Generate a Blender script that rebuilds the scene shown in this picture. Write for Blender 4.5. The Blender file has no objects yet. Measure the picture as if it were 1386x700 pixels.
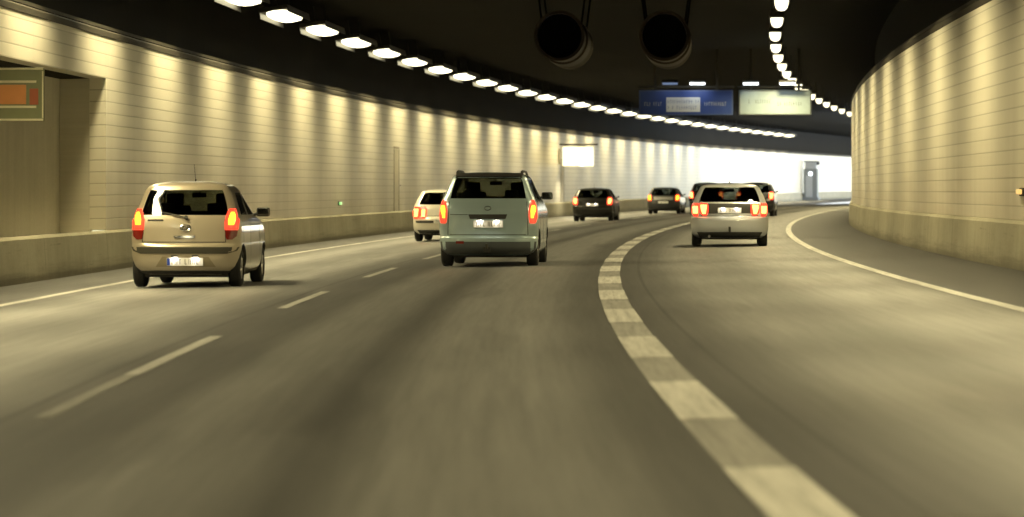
import bpy, bmesh, math, random
import numpy as np
from mathutils import Vector, Matrix
from mathutils.bvhtree import BVHTree

random.seed(7)
R = math.radians
C = bpy.context.scene.collection
scene = bpy.context.scene

# ------------------------------------------------------------------ camera, light, exposure
CAM_H = 1.2232
cam_d = bpy.data.cameras.new('camera')
cam = bpy.data.objects.new('camera', cam_d); C.objects.link(cam)
cam.location = (0, 0, CAM_H); cam.rotation_euler = (R(90), 0, 0)
cam_d.sensor_width = 36.0
cam_d.lens = 4286.0 / 1386.0 * 36.0
cam_d.shift_y = -81.7 / 1386.0
cam_d.clip_start = 0.5; cam_d.clip_end = 4000
cam_d.dof.use_dof = True
cam_d.dof.focus_distance = 56.0
cam_d.dof.aperture_fstop = 2.2
scene.camera = cam

SUN_DIR = Vector((0.80, -0.32, 0.62)).normalized()          # towards the sun: from the right, where the added unseen opening is
world = bpy.data.worlds.new('World'); scene.world = world; world.use_nodes = True
wn = world.node_tree; bg = wn.nodes['Background']
sky = wn.nodes.new('ShaderNodeTexSky'); sky.sky_type = 'NISHITA'; sky.sun_disc = False
sky.sun_elevation = math.asin(SUN_DIR.z); sky.sun_rotation = math.atan2(SUN_DIR.x, SUN_DIR.y)
wn.links.new(sky.outputs[0], bg.inputs[0]); bg.inputs[1].default_value = 0.14
sd = bpy.data.lights.new('sun', 'SUN'); sd.energy = 5.0; sd.angle = R(0.5); sd.color = (0.90, 0.96, 1.0)
sun = bpy.data.objects.new('sun', sd); C.objects.link(sun)
sun.rotation_euler = SUN_DIR.to_track_quat('Z', 'Y').to_euler(); sun.location = (60, 240, 60)

vs = scene.view_settings
vs.view_transform = 'Standard'; vs.look = 'None'; vs.gamma = 1.0; vs.use_curve_mapping = False
vs.exposure = 3.3
EXPO = 2 ** vs.exposure
scene.cycles.use_denoising = True
scene.cycles.max_bounces = 8; scene.cycles.diffuse_bounces = 5; scene.cycles.glossy_bounces = 4
scene.cycles.transparent_max_bounces = 12
scene.cycles.sample_clamp_indirect = 1.5
scene.cycles.caustics_reflective = False; scene.cycles.caustics_refractive = False

LAMP_COL = (1.0, 0.84, 0.44)
LAMP_W = 37.0

# ------------------------------------------------------------------ road alignment (a slow right-hand bend)
_ds = 0.05
_ss = np.arange(-170, 520, _ds); _u = np.clip(_ss / 100, 0, 4.2)
_k = (0.145016 - 0.0531526 * _u + 0.00639035 * _u * _u) / 100
_th = np.cumsum(_k) * _ds; _th += -0.0315327 - np.interp(0, _ss, _th)
_X = np.cumsum(np.sin(_th)) * _ds; _Y = np.cumsum(np.cos(_th)) * _ds
_X += 1.2502 - np.interp(0, _ss, _X); _Y -= np.interp(0, _ss, _Y)
BANK = 0.01746
def heading(s): return float(np.interp(s, _ss, _th))
def grade(s):
    u = max(s, 0) / 100
    return 0.2156 * u * u - 0.0272 * u ** 3
def P(s, o, h=0.0):
    """point at distance s along the road, o metres right of the block line, h above the carriageway"""
    t = heading(s)
    return Vector((float(np.interp(s, _ss, _X)) + o * math.cos(t), float(np.interp(s, _ss, _Y)) - o * math.sin(t), grade(s) + BANK * o + h))

# lateral offsets of the cross-section
O_BLK, O_DSH, O_EDL, O_EDR, O_WL, O_WR = 0.16, -3.636, -7.334, 4.18, -8.97, 6.22
H_BAR, H_WALL, H_CEIL = 0.73, 4.25, 6.45
S0, S1, S_OPENING = -140.0, 400.0, 228.0  # last value: start of an added, unseen side opening that lets daylight in

# ------------------------------------------------------------------ helpers: materials
def mat(name):
    m = bpy.data.materials.new(name); m.use_nodes = True
    nt = m.node_tree
    return m, nt, nt.nodes['Principled BSDF']
def N(nt, typ, **kw):
    n = nt.nodes.new(typ)
    for k, v in kw.items():
        if k.startswith('i_'):
            key = k[2:]
            n.inputs[int(key) if key.isdigit() else key].default_value = v
        else: setattr(n, k, v)
    return n
def L(nt, a, b): nt.links.new(a, b)
def simple(name, col, rough=0.5, metal=0.0, coat=0.0, spec=0.5, vary=0.12, scale=6.0, bump=0.0):
    m, nt, b = mat(name)
    b.inputs['Roughness'].default_value = rough; b.inputs['Metallic'].default_value = metal
    b.inputs['Coat Weight'].default_value = coat; b.inputs['Coat Roughness'].default_value = 0.07
    b.inputs['Specular IOR Level'].default_value = spec
    tc = N(nt, 'ShaderNodeTexCoord'); no = N(nt, 'ShaderNodeTexNoise', i_Scale=scale, i_Detail=5.0)
    L(nt, tc.outputs['Object'], no.inputs['Vector'])
    mx = N(nt, 'ShaderNodeMix', data_type='RGBA')
    lo = tuple(max(0, c * (1 - vary)) for c in col) + (1,); hi = tuple(min(1, c * (1 + vary)) for c in col) + (1,)
    mx.inputs[6].default_value = lo; mx.inputs[7].default_value = hi
    L(nt, no.outputs['Fac'], mx.inputs[0]); L(nt, mx.outputs[2], b.inputs['Base Color'])
    if bump:
        bp = N(nt, 'ShaderNodeBump', i_Strength=bump, i_Distance=0.01)
        L(nt, no.outputs['Fac'], bp.inputs['Height']); L(nt, bp.outputs[0], b.inputs['Normal'])
    return m
def glow(name, col, display, rough=0.3):
    """a lit lens: 'display' is how many times over white it shows at this exposure"""
    m, nt, b = mat(name)
    b.inputs['Base Color'].default_value = tuple(min(1, c * 0.7) for c in col) + (1,)
    b.inputs['Roughness'].default_value = rough
    b.inputs['Emission Color'].default_value = tuple(col) + (1,)
    b.inputs['Emission Strength'].default_value = display / EXPO
    return m
def ramp(nt, stops, interp='LINEAR'):
    r = N(nt, 'ShaderNodeValToRGB'); r.color_ramp.interpolation = interp
    e = r.color_ramp.elements
    while len(e) < len(stops): e.new(0.5)
    for el, (p, c) in zip(e, stops):
        el.position = p; el.color = c if len(c) == 4 else tuple(c) + (1,)
    return r

# ------------------------------------------------------------------ helpers: meshes
def finish(name, verts, faces, m, parent=None, uvs=None, smooth=False, mats=None, fmat=None):
    me = bpy.data.meshes.new(name)
    me.from_pydata([tuple(v) for v in verts], [], faces)
    if uvs is not None:
        uv = me.uv_layers.new(name='UVMap')
        for li, lp in enumerate(me.loops):
            uv.data[li].uv = uvs[lp.vertex_index]
    for mm in (mats or [m]): me.materials.append(mm)
    if fmat:
        for p, i in zip(me.polygons, fmat): p.material_index = i
    if smooth:
        for p in me.polygons: p.use_smooth = True
    me.update()
    o = bpy.data.objects.new(name, me); C.objects.link(o)
    if parent: o.parent = parent
    return o
class MB:
    def __init__(self): self.v = []; self.f = []
    def add(self, vs, fs):
        n = len(self.v); self.v += [Vector(x) for x in vs]; self.f += [tuple(i + n for i in f) for f in fs]; return self
    def box(self, c, d, rot=None, bev=0.0):
        bm = bmesh.new(); bmesh.ops.create_cube(bm, size=1)
        for v in bm.verts: v.co = Vector((v.co.x * d[0], v.co.y * d[1], v.co.z * d[2]))
        if bev: bmesh.ops.bevel(bm, geom=bm.edges[:], offset=bev, segments=2, affect='EDGES', profile=0.6)
        M = rot if rot is not None else Matrix.Identity(3)
        vs = [M @ v.co + Vector(c) for v in bm.verts]; bm.verts.index_update()
        fs = [tuple(v.index for v in f.verts) for f in bm.faces]; bm.free()
        return self.add(vs, fs)
    def tube(self, a, b, r, n=10, r2=None):
        a = Vector(a); b = Vector(b); r2 = r if r2 is None else r2
        q = (b - a).to_track_quat('Z', 'Y').to_matrix()
        vs = []
        for k in range(n):
            t = 2 * math.pi * k / n; d = q @ Vector((math.cos(t), math.sin(t), 0)); vs += [a + d * r, b + d * r2]
        fs = [(2 * k, 2 * ((k + 1) % n), 2 * ((k + 1) % n) + 1, 2 * k + 1) for k in range(n)]
        fs += [tuple(2 * k for k in range(n))[::-1], tuple(2 * k + 1 for k in range(n))]
        return self.add(vs, fs)
    def lathe(self, prof, c, axis='x', n=28, closed=True):
        """prof: list of (along, radius) revolved round the axis through c"""
        c = Vector(c); m = len(prof); vs = []
        for k in range(n):
            t = 2 * math.pi * k / n
            for (a, r) in prof:
                p = (a, r * math.cos(t), r * math.sin(t))
                vs.append(c + (Vector(p) if axis == 'x' else Vector((p[1], p[0], p[2])) if axis == 'y' else Vector((p[1], p[2], p[0]))))
        fs = []
        for k in range(n):
            k2 = (k + 1) % n
            for j in range(m if closed else m - 1):
                j2 = (j + 1) % m
                fs.append((k * m + j, k2 * m + j, k2 * m + j2, k * m + j2))
        return self.add(vs, fs)
    def build(self, name, m, parent=None, smooth=False, loc=None, fix=True):
        vs = self.v
        if loc is not None: vs = [v - Vector(loc) for v in vs]
        o = finish(name, vs, self.f, m, parent, smooth=smooth)
        if loc is not None: o.location = loc
        if fix:
            bm = bmesh.new(); bm.from_mesh(o.data); bmesh.ops.recalc_face_normals(bm, faces=bm.faces); bm.to_mesh(o.data); bm.free()
        return o
def autosmooth(o, deg=35):
    for p in o.data.polygons: p.use_smooth = True
    o.data.set_sharp_from_angle(angle=R(deg))
def tag(o, label=None, cat=None, group=None, kind=None):
    if label: o['label'] = label
    if cat: o['category'] = cat
    if group: o['group'] = group
    if kind: o['kind'] = kind
    return o
def empty(name, loc=(0, 0, 0), rz=0.0, label=None, cat=None, group=None):
    o = bpy.data.objects.new(name, None); C.objects.link(o); o.location = loc; o.rotation_euler = (0, 0, rz)
    o.empty_display_size = 0.2
    return tag(o, label, cat, group)
def copy_tree(o, parent=None):
    c = o.copy(); C.objects.link(c)
    if parent: c.parent = parent
    for ch in list(o.children): copy_tree(ch, c)
    return c
def sweep(name, prof, s0, s1, m, parent=None, step=1.5, closed=True, uvmode=None, smooth=False):
    """carry a cross-section of (o, h) points along the road; uv = (s, running length) or (o, s)"""
    n = max(1, int(round((s1 - s0) / step))); m_ = len(prof)
    acc = [0.0]
    for a, b in zip(prof, prof[1:]): acc.append(acc[-1] + math.hypot(b[0] - a[0], b[1] - a[1]))
    vs = []; uv = []
    for i in range(n + 1):
        s = s0 + (s1 - s0) * i / n
        for (o, h), ac in zip(prof, acc):
            vs.append(P(s, o, h)); uv.append((o, s) if uvmode == 'road' else (s, h))
    fs = []
    for i in range(n):
        for j in range(m_ if closed else m_ - 1):
            j2 = (j + 1) % m_
            fs.append((i * m_ + j, (i + 1) * m_ + j, (i + 1) * m_ + j2, i * m_ + j2))
    if closed:
        fs.append(tuple(range(m_))[::-1]); fs.append(tuple(n * m_ + j for j in range(m_)))
    o = finish(name, vs, fs, m, parent, uvs=uv)
    bm = bmesh.new(); bm.from_mesh(o.data); bmesh.ops.recalc_face_normals(bm, faces=bm.faces)
    bm.to_mesh(o.data); bm.free()
    if not closed:
        # an open strip: make it look up / towards the road
        if o.data.polygons[0].normal.z < -0.5: o.data.flip_normals()
    if smooth: autosmooth(o, 30)
    return o

# ------------------------------------------------------------------ materials of the setting
def uvnode(nt):
    u = N(nt, 'ShaderNodeUVMap'); sp = N(nt, 'ShaderNodeSeparateXYZ'); L(nt, u.outputs[0], sp.inputs[0])
    return u, sp
def math_(nt, op, a, b=None, c=None):
    n = N(nt, 'ShaderNodeMath', operation=op)
    for i, x in enumerate((a, b, c)):
        if x is None: continue
        if isinstance(x, (int, float)): n.inputs[i].default_value = x
        else: L(nt, x, n.inputs[i])
    return n.outputs[0]
def noise_uv(nt, u, su, sv, detail=4.0, rough=0.55, off=0.0):
    mp = N(nt, 'ShaderNodeMapping'); mp.inputs['Scale'].default_value = (su, sv, 1); mp.inputs['Location'].default_value = (off, off * 0.7, 0)
    L(nt, u.outputs[0], mp.inputs[0])
    no = N(nt, 'ShaderNodeTexNoise', i_Scale=1.0, i_Detail=detail, i_Roughness=rough); L(nt, mp.outputs[0], no.inputs['Vector'])
    return no.outputs['Fac']
def mixc(nt, fac, a, b, blend='MIX'):
    mx = N(nt, 'ShaderNodeMix', data_type='RGBA', blend_type=blend)
    for i, x in ((0, fac), (6, a), (7, b)):
        if isinstance(x, (int, float)): mx.inputs[i].default_value = x
        elif isinstance(x, tuple): mx.inputs[i].default_value = x if len(x) == 4 else x + (1,)
        else: L(nt, x, mx.inputs[i])
    return mx.outputs[2]

def road_material():
    m, nt, b = mat('worn_asphalt_painted_sheen')
    u, sp = uvnode(nt)
    # wheel paths, oily lane middles, darker asphalt shoulders, plus lamp reflection painted into the bands
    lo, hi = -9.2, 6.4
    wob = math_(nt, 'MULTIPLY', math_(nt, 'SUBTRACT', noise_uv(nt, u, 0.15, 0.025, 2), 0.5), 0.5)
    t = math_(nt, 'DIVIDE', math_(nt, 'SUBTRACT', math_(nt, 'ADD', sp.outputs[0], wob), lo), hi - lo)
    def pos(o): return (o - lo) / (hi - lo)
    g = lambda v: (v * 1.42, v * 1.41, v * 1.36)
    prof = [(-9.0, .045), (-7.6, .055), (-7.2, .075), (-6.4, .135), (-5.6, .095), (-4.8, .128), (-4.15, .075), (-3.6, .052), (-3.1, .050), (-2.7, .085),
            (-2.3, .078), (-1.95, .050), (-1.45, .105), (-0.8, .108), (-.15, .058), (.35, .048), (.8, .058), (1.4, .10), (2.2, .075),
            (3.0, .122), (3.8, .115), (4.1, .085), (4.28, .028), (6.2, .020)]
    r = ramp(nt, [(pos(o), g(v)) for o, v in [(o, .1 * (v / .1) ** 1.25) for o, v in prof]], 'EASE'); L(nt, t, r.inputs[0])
    fine = noise_uv(nt, u, 11, 0.22, 7, 0.78)             # streaks that run with the traffic
    grain = noise_uv(nt, u, 70, 60, 3, 0.7, 3.0)
    patch = noise_uv(nt, u, 0.5, 0.05, 4, 0.55, 9.0)
    f = math_(nt, 'ADD', math_(nt, 'MULTIPLY', fine, 1.25), math_(nt, 'ADD', math_(nt, 'MULTIPLY', grain, 0.5), math_(nt, 'MULTIPLY', patch, 0.35)))
    f = math_(nt, 'SUBTRACT', f, 0.05)
    seam = None
    for so in (-3.86, .62, -7.62):
        d_ = math_(nt, 'ABSOLUTE', math_(nt, 'SUBTRACT', sp.outputs[0], math_(nt, 'ADD', math_(nt, 'MULTIPLY', wob, .12), so)))
        e_ = math_(nt, 'LESS_THAN', d_, .022); seam = e_ if seam is None else math_(nt, 'MAXIMUM', seam, e_)
    vor = N(nt, 'ShaderNodeTexNoise', i_Scale=1.0, i_Detail=2.0); mp2 = N(nt, 'ShaderNodeMapping'); mp2.inputs['Scale'].default_value = (1.1, .09, 1); L(nt, u.outputs[0], mp2.inputs[0]); L(nt, mp2.outputs[0], vor.inputs['Vector'])
    pt = N(nt, 'ShaderNodeMapRange', interpolation_type='SMOOTHSTEP'); pt.inputs[1].default_value = .60; pt.inputs[2].default_value = .64; L(nt, vor.outputs['Fac'], pt.inputs[0])
    f = math_(nt, 'MULTIPLY', f, math_(nt, 'SUBTRACT', 1.0, math_(nt, 'ADD', math_(nt, 'MULTIPLY', seam, .4), math_(nt, 'MULTIPLY', pt.outputs[0], .16))))
    mul = N(nt, 'ShaderNodeVectorMath', operation='SCALE'); L(nt, r.outputs[0], mul.inputs[0]); L(nt, f, mul.inputs['Scale'])
    L(nt, mul.outputs[0], b.inputs['Base Color'])
    ro = math_(nt, 'ADD', math_(nt, 'MULTIPLY', grain, 0.25), 0.42); L(nt, ro, b.inputs['Roughness'])
    b.inputs['Specular IOR Level'].default_value = 0.35
    bp = N(nt, 'ShaderNodeBump', i_Strength=0.35, i_Distance=0.004); L(nt, grain, bp.inputs['Height']); L(nt, bp.outputs[0], b.inputs['Normal'])
    return m
def paint_material(nm='worn_road_paint', k=1.0):
    m, nt, b = mat(nm)
    u, sp = uvnode(nt)
    w = noise_uv(nt, u, 15, .45, 6, 0.75); g_ = noise_uv(nt, u, 60, 50, 3, 0.7, 2.0)
    f = math_(nt, 'ADD', math_(nt, 'MULTIPLY', w, 0.75), math_(nt, 'MULTIPLY', g_, 0.35))
    r = ramp(nt, [(0.36, (.10, .098, .09)), (0.50, (.36 * k, .355 * k, .33 * k)), (0.72, (.58 * k, .57 * k, .53 * k))]); L(nt, f, r.inputs[0])
    L(nt, r.outputs[0], b.inputs['Base Color']); b.inputs['Roughness'].default_value = 0.6
    return m
def panel_material():
    m, nt, b = mat('cream_wall_boards')
    u, sp = uvnode(nt)
    pitch = 0.2135
    q = math_(nt, 'DIVIDE', math_(nt, 'SUBTRACT', sp.outputs[1], H_BAR), pitch)
    fr = math_(nt, 'ABSOLUTE', math_(nt, 'SUBTRACT', math_(nt, 'FRACT', q), 0.5))
    joint = N(nt, 'ShaderNodeMapRange', interpolation_type='SMOOTHSTEP'); joint.inputs[1].default_value = 0.42; joint.inputs[2].default_value = 0.49
    L(nt, fr, joint.inputs[0])
    qs = math_(nt, 'DIVIDE', sp.outputs[0], 3.6)
    fs_ = math_(nt, 'ABSOLUTE', math_(nt, 'SUBTRACT', math_(nt, 'FRACT', qs), 0.5))
    vj = N(nt, 'ShaderNodeMapRange'); vj.inputs[1].default_value = 0.4965; vj.inputs[2].default_value = 0.4985; L(nt, fs_, vj.inputs[0])
    row = N(nt, 'ShaderNodeTexWhiteNoise', noise_dimensions='2D')
    cmb = N(nt, 'ShaderNodeCombineXYZ'); L(nt, math_(nt, 'FLOOR', q), cmb.inputs[1]); L(nt, math_(nt, 'FLOOR', qs), cmb.inputs[0]); L(nt, cmb.outputs[0], row.inputs['Vector'])
    base = mixc(nt, row.outputs['Value'], (.725, .69, .58), (.765, .73, .62))
    dirt = noise_uv(nt, u, 0.12, 0.35, 5, 0.6); drip = noise_uv(nt, u, 1.6, 0.12, 5, 0.6, 5.0)
    low = N(nt, 'ShaderNodeMapRange', interpolation_type='SMOOTHSTEP'); low.inputs[1].default_value = 3.4; low.inputs[2].default_value = 0.6; L(nt, sp.outputs[1], low.inputs[0])
    d = math_(nt, 'MULTIPLY', math_(nt, 'ADD', math_(nt, 'MULTIPLY', dirt, 0.6), math_(nt, 'MULTIPLY', drip, 0.5)), math_(nt, 'ADD', math_(nt, 'MULTIPLY', low.outputs[0], 0.8), 0.25))
    base = mixc(nt, d, base, (.34, .30, .21))
    jj = math_(nt, 'MULTIPLY', joint.outputs[0], 0.5)
    base = mixc(nt, jj, base, (.20, .175, .12))
    base = mixc(nt, math_(nt, 'MULTIPLY', vj.outputs[0], 0.08), base, (.20, .175, .12))
    L(nt, base, b.inputs['Base Color']); b.inputs['Roughness'].default_value = 0.42; b.inputs['Specular IOR Level'].default_value = 0.35
    hgt = math_(nt, 'SUBTRACT', 1.0, math_(nt, 'MAXIMUM', joint.outputs[0], vj.outputs[0]))
    bp = N(nt, 'ShaderNodeBump', i_Strength=0.25, i_Distance=0.010); L(nt, hgt, bp.inputs['Height']); L(nt, bp.outputs[0], b.inputs['Normal'])
    return m
def concrete_material(name, col, dark, sc=(0.5, 1.2), rough=0.8):
    m, nt, b = mat(name)
    u, sp = uvnode(nt)
    a = noise_uv(nt, u, sc[0], sc[1], 6, 0.65); c = noise_uv(nt, u, 2.6, 0.25, 5, 0.6, 4.0); g_ = noise_uv(nt, u, 18, 18, 3, 0.6)
    f = math_(nt, 'ADD', math_(nt, 'MULTIPLY', a, 0.5), math_(nt, 'ADD', math_(nt, 'MULTIPLY', c, 0.35), math_(nt, 'MULTIPLY', g_, 0.2)))
    r = ramp(nt, [(0.28, dark), (0.75, col)]); L(nt, f, r.inputs[0]); L(nt, r.outputs[0], b.inputs['Base Color'])
    b.inputs['Roughness'].default_value = rough; b.inputs['Specular IOR Level'].default_value = 0.25
    bp = N(nt, 'ShaderNodeBump', i_Strength=0.3, i_Distance=0.008); L(nt, g_, bp.inputs['Height']); L(nt, bp.outputs[0], b.inputs['Normal'])
    return m

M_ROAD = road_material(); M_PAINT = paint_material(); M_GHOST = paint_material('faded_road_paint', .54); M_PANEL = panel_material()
M_BARRIER = concrete_material('barrier_concrete', (.38, .355, .265), (.20, .185, .13))
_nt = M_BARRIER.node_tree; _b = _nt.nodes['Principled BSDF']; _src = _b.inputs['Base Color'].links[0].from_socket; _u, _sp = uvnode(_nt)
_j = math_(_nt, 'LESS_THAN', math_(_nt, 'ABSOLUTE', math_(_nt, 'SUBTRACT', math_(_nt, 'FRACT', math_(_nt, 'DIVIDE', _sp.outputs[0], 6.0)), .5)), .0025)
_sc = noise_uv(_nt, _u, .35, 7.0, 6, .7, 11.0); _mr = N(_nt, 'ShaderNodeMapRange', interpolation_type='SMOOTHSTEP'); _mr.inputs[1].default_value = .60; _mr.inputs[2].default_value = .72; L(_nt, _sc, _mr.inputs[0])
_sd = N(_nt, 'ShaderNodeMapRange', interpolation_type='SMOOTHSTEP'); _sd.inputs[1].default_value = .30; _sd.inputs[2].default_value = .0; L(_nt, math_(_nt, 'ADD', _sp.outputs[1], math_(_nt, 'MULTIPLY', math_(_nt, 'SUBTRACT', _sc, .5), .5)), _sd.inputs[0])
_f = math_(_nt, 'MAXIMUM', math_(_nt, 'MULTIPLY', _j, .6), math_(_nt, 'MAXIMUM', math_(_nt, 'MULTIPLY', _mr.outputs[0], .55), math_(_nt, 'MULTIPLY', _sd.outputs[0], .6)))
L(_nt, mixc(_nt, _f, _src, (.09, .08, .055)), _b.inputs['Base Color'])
M_NICHE = concrete_material('niche_plaster', (.62, .59, .48), (.36, .33, .26), (.25, .4))
M_SOOT = concrete_material('sooty_concrete', (.014, .012, .008), (.006, .005, .003))
M_CEIL = concrete_material('black_ceiling', (.010, .0085, .005), (.005, .004, .002), (0.2, 0.2))
M_CEIL.node_tree.nodes['Principled BSDF'].inputs['Specular IOR Level'].default_value = .03
M_SOOT.node_tree.nodes['Principled BSDF'].inputs['Specular IOR Level'].default_value = .08
M_PALE = concrete_material('bounce_apron_concrete', (.50, .54, .58), (.38, .41, .44))
M_RAIL = simple('dark_steel_rail', (.05, .045, .035), 0.7, 0.2, spec=.25)
M_GROUND = simple('dry_grass_ground', (.10, .10, .045), 0.95, vary=0.4, scale=0.2, spec=0.1)

# ------------------------------------------------------------------ the setting
sheet = finish('ground', [(-2500, -2500, -0.6), (2500, -2500, -0.6), (2500, 2500, -0.6), (-2500, 2500, -0.6)], [(0, 1, 2, 3)], M_GROUND)
tag(sheet, kind='structure')
road_prof = [(-9.05 + 15.3 * i / 34, 0.0) for i in range(35)]
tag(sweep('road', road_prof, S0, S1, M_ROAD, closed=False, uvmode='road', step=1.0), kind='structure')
tag(sweep('bounce_apron', [(6.27, -0.012), (20, 0.1), (45, 0.2)], S_OPENING, S1 + 30, M_PALE, closed=False, step=3), kind='structure')  # unseen pale apron, added to bounce daylight onto the far outer wall

def marking(name, o0, o1, spans, h=0.006, step=0.5, m=None):
    vs, fs, uv = [], [], []
    for a, b in spans:
        n = max(1, int((b - a) / step))
        for i in range(n + 1):
            s = a + (b - a) * i / n
            for o in (o0, o1):
                vs.append(P(s, o, h)); uv.append((o, s))
            if i: k = len(vs); fs.append((k - 4, k - 3, k - 1, k - 2))
    return tag(finish(name, vs, fs, m or M_PAINT, uvs=uv), kind='structure')
marking('edge_marking', O_EDL - .075, O_EDL + .075, [(S0, S1)], step=1)
marking('edge_marking', O_EDR - .07, O_EDR + .09, [(S0, S1)], step=1)
marking('lane_marking', O_DSH - .06, O_DSH + .06, [(36.0 + 13.2 * k, 42.2 + 13.2 * k) for k in range(-10, 26)], m=paint_material('thin_worn_paint', .68))
marking('worn_line_marking', 0.004, 0.321, [(S0, S1)], h=.0025, step=1, m=M_GHOST)
marking('worn_lane_marking', O_DSH - .055, O_DSH + .055, [(31.6 + 13.2 * k, 35.98 + 13.2 * k) for k in range(-10, 0)], m=paint_material('nearly_gone_paint', .33))
marking('block_marking', 0.0, 0.325, [(38.9 + 6.6 * k - 1.75, 38.9 + 6.6 * k + 1.75) for k in range(-24, 52)])

# ceiling slab, with an added unseen cap behind the camera that keeps daylight out
tag(sweep('ceiling', [(-10.6, H_CEIL), (7.9, H_CEIL), (7.9, H_CEIL + .9), (-10.6, H_CEIL + .9)], S0, S1 - 10, M_CEIL, step=3), kind='structure')
daylight_cap = sweep('wall', [(-10.6, -.3), (7.9, -.3), (7.9, H_CEIL - .002), (-10.6, H_CEIL - .002)], S0 - .6, S0 - .01, M_SOOT, step=1)
tag(daylight_cap, kind='structure')

def side_wall(o, sgn, s0, s1, label, niche=None):
    """sgn = +1 for the right wall (it lies towards +o), -1 for the left"""
    w = empty('tunnel_wall', P(s0, o), 0, label, 'wall')
    root = w.matrix_basis.copy()
    X = lambda d: o + sgn * d
    def sw(name, prof, a, b, m, **k):
        ob = sweep(name, [(X(d), h) for d, h in prof], a, b, m, **k)
        ob.parent = w; ob.matrix_parent_inverse = Matrix.Translation(w.location).inverted()
        return ob
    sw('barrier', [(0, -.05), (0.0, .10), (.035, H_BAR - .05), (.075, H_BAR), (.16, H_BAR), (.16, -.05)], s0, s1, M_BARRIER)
    full = [(.10, H_BAR + .003), (.10, H_WALL), (.40, H_WALL), (.40, H_BAR + .003)]
    if niche:
        a, b, top, dep = niche
        sw('wall_boards', full, s0, a, M_PANEL); sw('wall_boards', full, b, s1, M_PANEL)
        sw('wall_boards', [(.10, top), (.10, H_WALL), (.40, H_WALL), (.40, top)], a + .002, b - .002, M_PANEL)
        sw('niche_back', [(dep, H_BAR - .05), (dep, top + .2), (dep + .2, top + .2), (dep + .2, H_BAR - .05)], a - .3, b + .3, M_NICHE)
        sw('niche_soffit', [(.403, top + .002), (dep - .003, top + .002), (dep - .003, top + .15), (.403, top + .15)], a - .3, b + .3, M_SOOT)
        sw('niche_floor', [(.163, H_BAR - .06), (dep - .003, H_BAR - .06), (dep - .003, H_BAR - .2), (.163, H_BAR - .2)], a - .3, b + .3, M_NICHE)
        sw('niche_jamb', [(.403, H_BAR - .05), (.403, top), (dep - .003, top), (dep - .003, H_BAR - .05)], a - .3, a - .004, M_NICHE)
        sw('niche_jamb', [(.403, H_BAR - .05), (.403, top), (dep - .003, top), (dep - .003, H_BAR - .05)], b + .004, b + .3, M_NICHE)
    else:
        sw('wall_boards', full, s0, s1, M_PANEL)
    sw('capping_rail', [(.085, H_WALL + .003), (.085, H_WALL + .10), (.105, H_WALL + .13), (.30, H_WALL + .13), (.30, H_WALL + .003)], s0, s1, M_RAIL)
    sw('cable_duct', [(.15, H_WALL + .16), (.15, H_WALL + .22), (.28, H_WALL + .22), (.28, H_WALL + .16)], s0, s1, M_RAIL)
    sw('ledge', [(.402, H_WALL - .12), (.402, H_WALL - .003), (1.0, H_WALL - .003), (1.0, H_WALL - .12)], s0, s1, M_SOOT)
    sw('upper_wall', [(1.003, H_WALL - .1), (1.003, H_CEIL - .003), (1.4, H_CEIL - .003), (1.4, H_WALL - .1)], s0, s1, M_SOOT)
    return w
side_wall(O_WL, -1, S0, S1, 'long curved cream boarded tunnel wall on the outside of the bend, beside the gold hatchback', niche=(36.0, 57.3, 3.5, .95))
side_wall(O_WR, 1, S0, S_OPENING, 'curved cream boarded tunnel wall on the inside of the bend, beyond the dark shoulder')

# ------------------------------------------------------------------ tunnel lamps
M_HOUSING = simple('lamp_housing', (.06, .055, .045), 0.5, 0.5)
M_LENS2 = glow('round_lamp_lens', (1.0, 0.92, 0.6), 3.0)
M_LENS = glow('lamp_lens', (1.0, 0.92, 0.6), 5.0)
def make_lamp(name, label, group, lw=.33, ld_=.11, ll=2.0, spread=116, tilt=19):
    t = empty(name, (0, 0, 0), 0, label, 'lamp', group)
    h = MB().box((0, 0, .10), (lw * 2 + .06, ll * 2 + .06, .10), bev=.02).box((0, 0, .17), (.34, .3, .05), bev=.01)
    h.box((-lw - .02, 0, -.02), (.02, ll * 2 + .06, .17)).box((lw + .02, 0, .02), (.02, ll * 2 + .06, .09))
    h.tube((-.15, 0, .19), (-.15, 0, .72), .018, 6).tube((.15, 0, .19), (.15, 0, .72), .018, 6)
    h.build('housing', M_HOUSING, t)
    # drop-bowl lens
    bm = bmesh.new(); bmesh.ops.create_uvsphere(bm, u_segments=12, v_segments=8, radius=1.0)
    bmesh.ops.delete(bm, geom=[v for v in bm.verts if v.co.z > 0.02], context='VERTS')
    for v in bm.verts:
        p = v.co
        q = 0.75
        p.x = math.copysign(abs(p.x) ** q, p.x) * lw; p.y = math.copysign(abs(p.y) ** q, p.y) * ll; p.z = -abs(p.z) ** .8 * ld_ + .05
    me = bpy.data.meshes.new('lens'); bm.to_mesh(me); bm.free(); me.materials.append(M_LENS if lw > .2 else M_LENS2)
    for p in me.polygons: p.use_smooth = True
    ln = bpy.data.objects.new('lens', me); C.objects.link(ln); ln.parent = t
    ld = bpy.data.lights.new('lamp_light', 'AREA'); ld.shape = 'RECTANGLE'; ld.size = lw * 1.6; ld.size_y = ll * 1.7
    ld.energy = LAMP_W; ld.color = LAMP_COL
    lo = bpy.data.objects.new('lamp_light', ld); C.objects.link(lo); lo.parent = t; lo.location = (0, 0, .03 - ld_); ld.spread = R(spread); lo.rotation_euler = (0, R(-tilt + (9 if tilt else 0)), 0)
    return t
H_LAMP = 5.76
lampL = make_lamp('tunnel_lamp', 'wide glowing tunnel lamp in the long row close to the outer curved wall', 'lamps in the row beside the outer wall')
lampR = make_lamp('tunnel_lamp', 'compact round glowing tunnel lamp in the row nearer the inner wall', 'lamps in the row over the inner lane', .17, .26, .22, 148, 0)
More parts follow.
